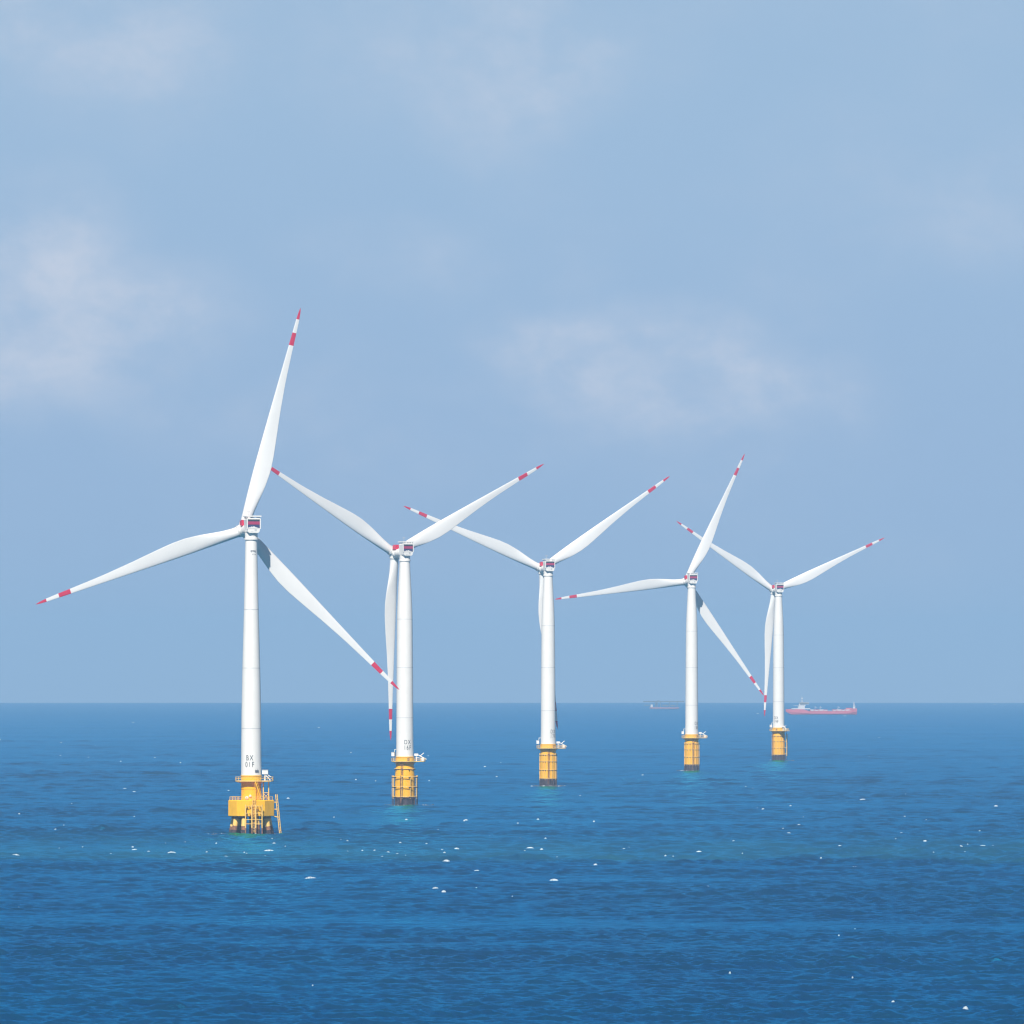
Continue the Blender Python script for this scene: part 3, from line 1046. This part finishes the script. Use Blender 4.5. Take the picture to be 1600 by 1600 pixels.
def work_barge():
    p = sea_point(1038, 1107.6)
    k = p.y / FPX
    t = thing('work_barge', 'faint work vessel with pinkish hull and long grey gantry on the horizon', 'ship', p, 0.0)
    S = [(-23 * k, 1.5, 0.5, 2.6), (-20 * k, 5, -1, 2.6), (18 * k, 5, -1, 2.4), (23.5 * k, 3.5, 0.4, 2.4)]
    link('hull', hull_mesh(50, 10, S, 'hull', ['faded_red', 'ship_deck', 'faded_red']), t)
    mb = MB()
    mb.box(-21.5 * k, -18.2 * k, -3, 3, 2.5, 5.4, 0)
    mb.box(-21.2 * k, -18.4 * k, -2.5, 2.5, 5.4, 6.8, 0)
    link('wheelhouse', mb.mesh('wheelhouse', ['galvanised']), t)
    mb = MB()
    for x in (-14, -11, -6, 8, 20):
        for y in (-4, 4):
            mb.box((x - 0.5) * k, (x + 0.5) * k, y - 0.4, y + 0.4, 2.4, 10.6, 0)
    mb.box(-33 * k, 31 * k, -4.6, 4.6, 10.4, 12.3, 0)
    mb.box(-32 * k, -22 * k, -3, 3, 5.2, 6.2, 0)
    mb.box(-3 * k, 6 * k, -4, 4, 4.2, 6.6, 0)
    mb.box(10 * k, 17 * k, -4, 4, 4.0, 6.0, 0)
    mb.tube((-14 * k, 0, 4), (-10 * k, 0, 13.2), 0.6, 6)
    mb.tube((-10 * k, 0, 13.2), (-5 * k, 0, 11.0), 0.5, 6)
    link('gantry', mb.mesh('gantry', ['grey_steel']), t)


cargo_ship()
work_barge()


# ------------------------------------------------------------------ whitecaps: small breaking crests
def foam():
    spots = [(24, 1337, 15), (173, 1336, 9), (210, 1329, 13), (268, 1333, 15), (232, 1332, 7), (420, 1330, 19), (428, 1319, 8), (352, 1340, 14),
             (540, 1339, 11), (597, 1340, 7), (697, 1346, 13), (713, 1327, 10), (745, 1362, 13), (751, 1344, 6), (828, 1326, 14), (867, 1322, 13),
             (975, 1328, 9), (1018, 1330, 12), (865, 1376, 15), (485, 1373, 20), (1092, 1332, 12), (1183, 1322, 11), (1250, 1323, 15),
             (1312, 1323, 8), (1365, 1325, 7), (1505, 1323, 15), (1500, 1327, 10), (1535, 1323, 14), (1551, 1323, 9), (1445, 1315, 8), (1335, 1357, 20),
             (1232, 1303, 9), (1395, 1568, 10), (1508, 1577, 13), (1568, 1575, 14), (1105, 1387, 9), (680, 1389, 12), (693, 1394, 8), (744, 1389, 5),
             (66, 1219, 8), (134, 1167, 5), (149, 1166, 6), (208, 1129, 6), (138, 1184, 5), (73, 1275, 9), (88, 1276, 8), (195, 1233, 8), (209, 1238, 8),
             (265, 1229, 6), (450, 1248, 6), (569, 1241, 6), (498, 1137, 5), (1348, 1250, 12), (1248, 1290, 7), (1556, 1260, 7), (1505, 1269, 6),
             (1525, 1268, 5), (1183, 1264, 5), (1192, 1265, 6), (1235, 1260, 5), (1247, 1262, 5), (1165, 1230, 4), (1176, 1233, 4), (1295, 1237, 4),
             (1320, 1119, 6), (1184, 1115, 6), (1554, 1101, 4), (1360, 1311, 6), (1408, 1303, 7), (1446, 1307, 7), (1450, 1325, 6), (1476, 1321, 7),
             (1102, 1238, 4), (728, 1282, 7), (600, 1300, 5), (612, 1317, 7), (625, 1318, 5), (606, 1333, 8), (585, 1330, 5), (620, 1336, 9), (666, 1320, 6),
             (1180, 1329, 6), (1130, 1341, 5), (1165, 1330, 6), (930, 1352, 7), (870, 1341, 6), (846, 1328, 6), (905, 1329, 5), (1140, 1522, 5)]
    for _ in range(90):
        y = 1110 + 232 * random.random() ** 0.55
        spots.append((random.uniform(0, 1600), y, random.uniform(2.0, 5.5)))
    for _ in range(30):
        spots.append((random.uniform(0, 1600), random.gauss(1330, 7), random.uniform(3.0, 8.0)))
    for _ in range(9):
        spots.append((random.uniform(0, 1600), random.uniform(1360, 1600), random.uniform(2.0, 4.5)))
    mb = MB()
    for (px, py, wpx) in spots:
        p = sea_point(px, py)
        s = p.y / FPX
        W = (0.95 if py < 1400 else 0.68) * wpx * s
        n = max(6, int(wpx * 1.2))
        hmax = min(0.38, max(0.06, 0.03 * W)) * random.uniform(0.7, 1.2)
        tilt = random.uniform(-0.25, 0.25)
        prev = None
        for i in range(n + 1):
            f = i / n
            env = math.sin(math.pi * min(1, max(0, f))) ** 0.6
            h = hmax * env * random.choice((-0.6, 0.1, 0.5, 0.8, 1.0, 1.1))
            cx = p.x + (f - 0.5) * W
            cy = p.y + (f - 0.5) * W * tilt + random.uniform(-.05, .05) * W
            dep = max(0.2, 0.06 * W) * (0.4 + env) * random.uniform(0.6, 1.3)
            zb = sea_z(cx, cy)
            row = [(cx, cy - dep, zb - 0.5), (cx, cy - dep * 0.4, zb - 0.12 + 0.55 * env + 0.6 * h), (cx + 0.1, cy, zb - 0.1 + 0.57 * env + h), (cx, cy + dep, zb - 0.5)]
            if prev is not None:
                mb._add(prev + row, [(0, 4, 5, 1), (1, 5, 6, 2), (2, 6, 7, 3)], 0, True)
            prev = row
    # churned water round the foundations, its dark flecks added to mute the turquoise reflection
    for t, rad in ((t1, 8.2), (t2, 5.3), (t3, 4.6), (t4, 4.6), (t5, 4.6)):
        for i in range(170):
            a = random.uniform(-95, 95)
            q = pol(a, rad * random.uniform(0.9, 1.75))
            cx, cy = t.location.x + q[0] + random.uniform(-1, 2.5), t.location.y + q[1] - random.uniform(0, 14)
            hw = random.uniform(0.25, 0.9)
            base = t.location.z + random.uniform(0.15, 0.5)
            n = 8
            vs = [(cx, cy, base + 0.14)] + [(cx + hw * random.uniform(.6, 1.4) * math.cos(2 * math.pi * j / n), cy + hw * random.uniform(.6, 1.4) * math.sin(2 * math.pi * j / n), base - 0.25) for j in range(n)]
            mb._add(vs, [(0, 1 + j, 1 + (j + 1) % n) for j in range(n)], 1 if random.random() < 0.78 else 0, True)
    material('reflection_wash', (0.085, 0.085, 0.09), 0.6, 0.2, vary=0.3, vscale=1.0)
    m = material('sea_foam', (0.46, 0.52, 0.56), 0.8, 0.2, vary=0.15, vscale=1.5)
    o = link('whitecap_foam', mb.mesh('whitecap_foam', ['sea_foam', 'reflection_wash']))
    o['kind'] = 'stuff'
    o['label'] = 'small white breaking crests scattered over the sea'


foam()
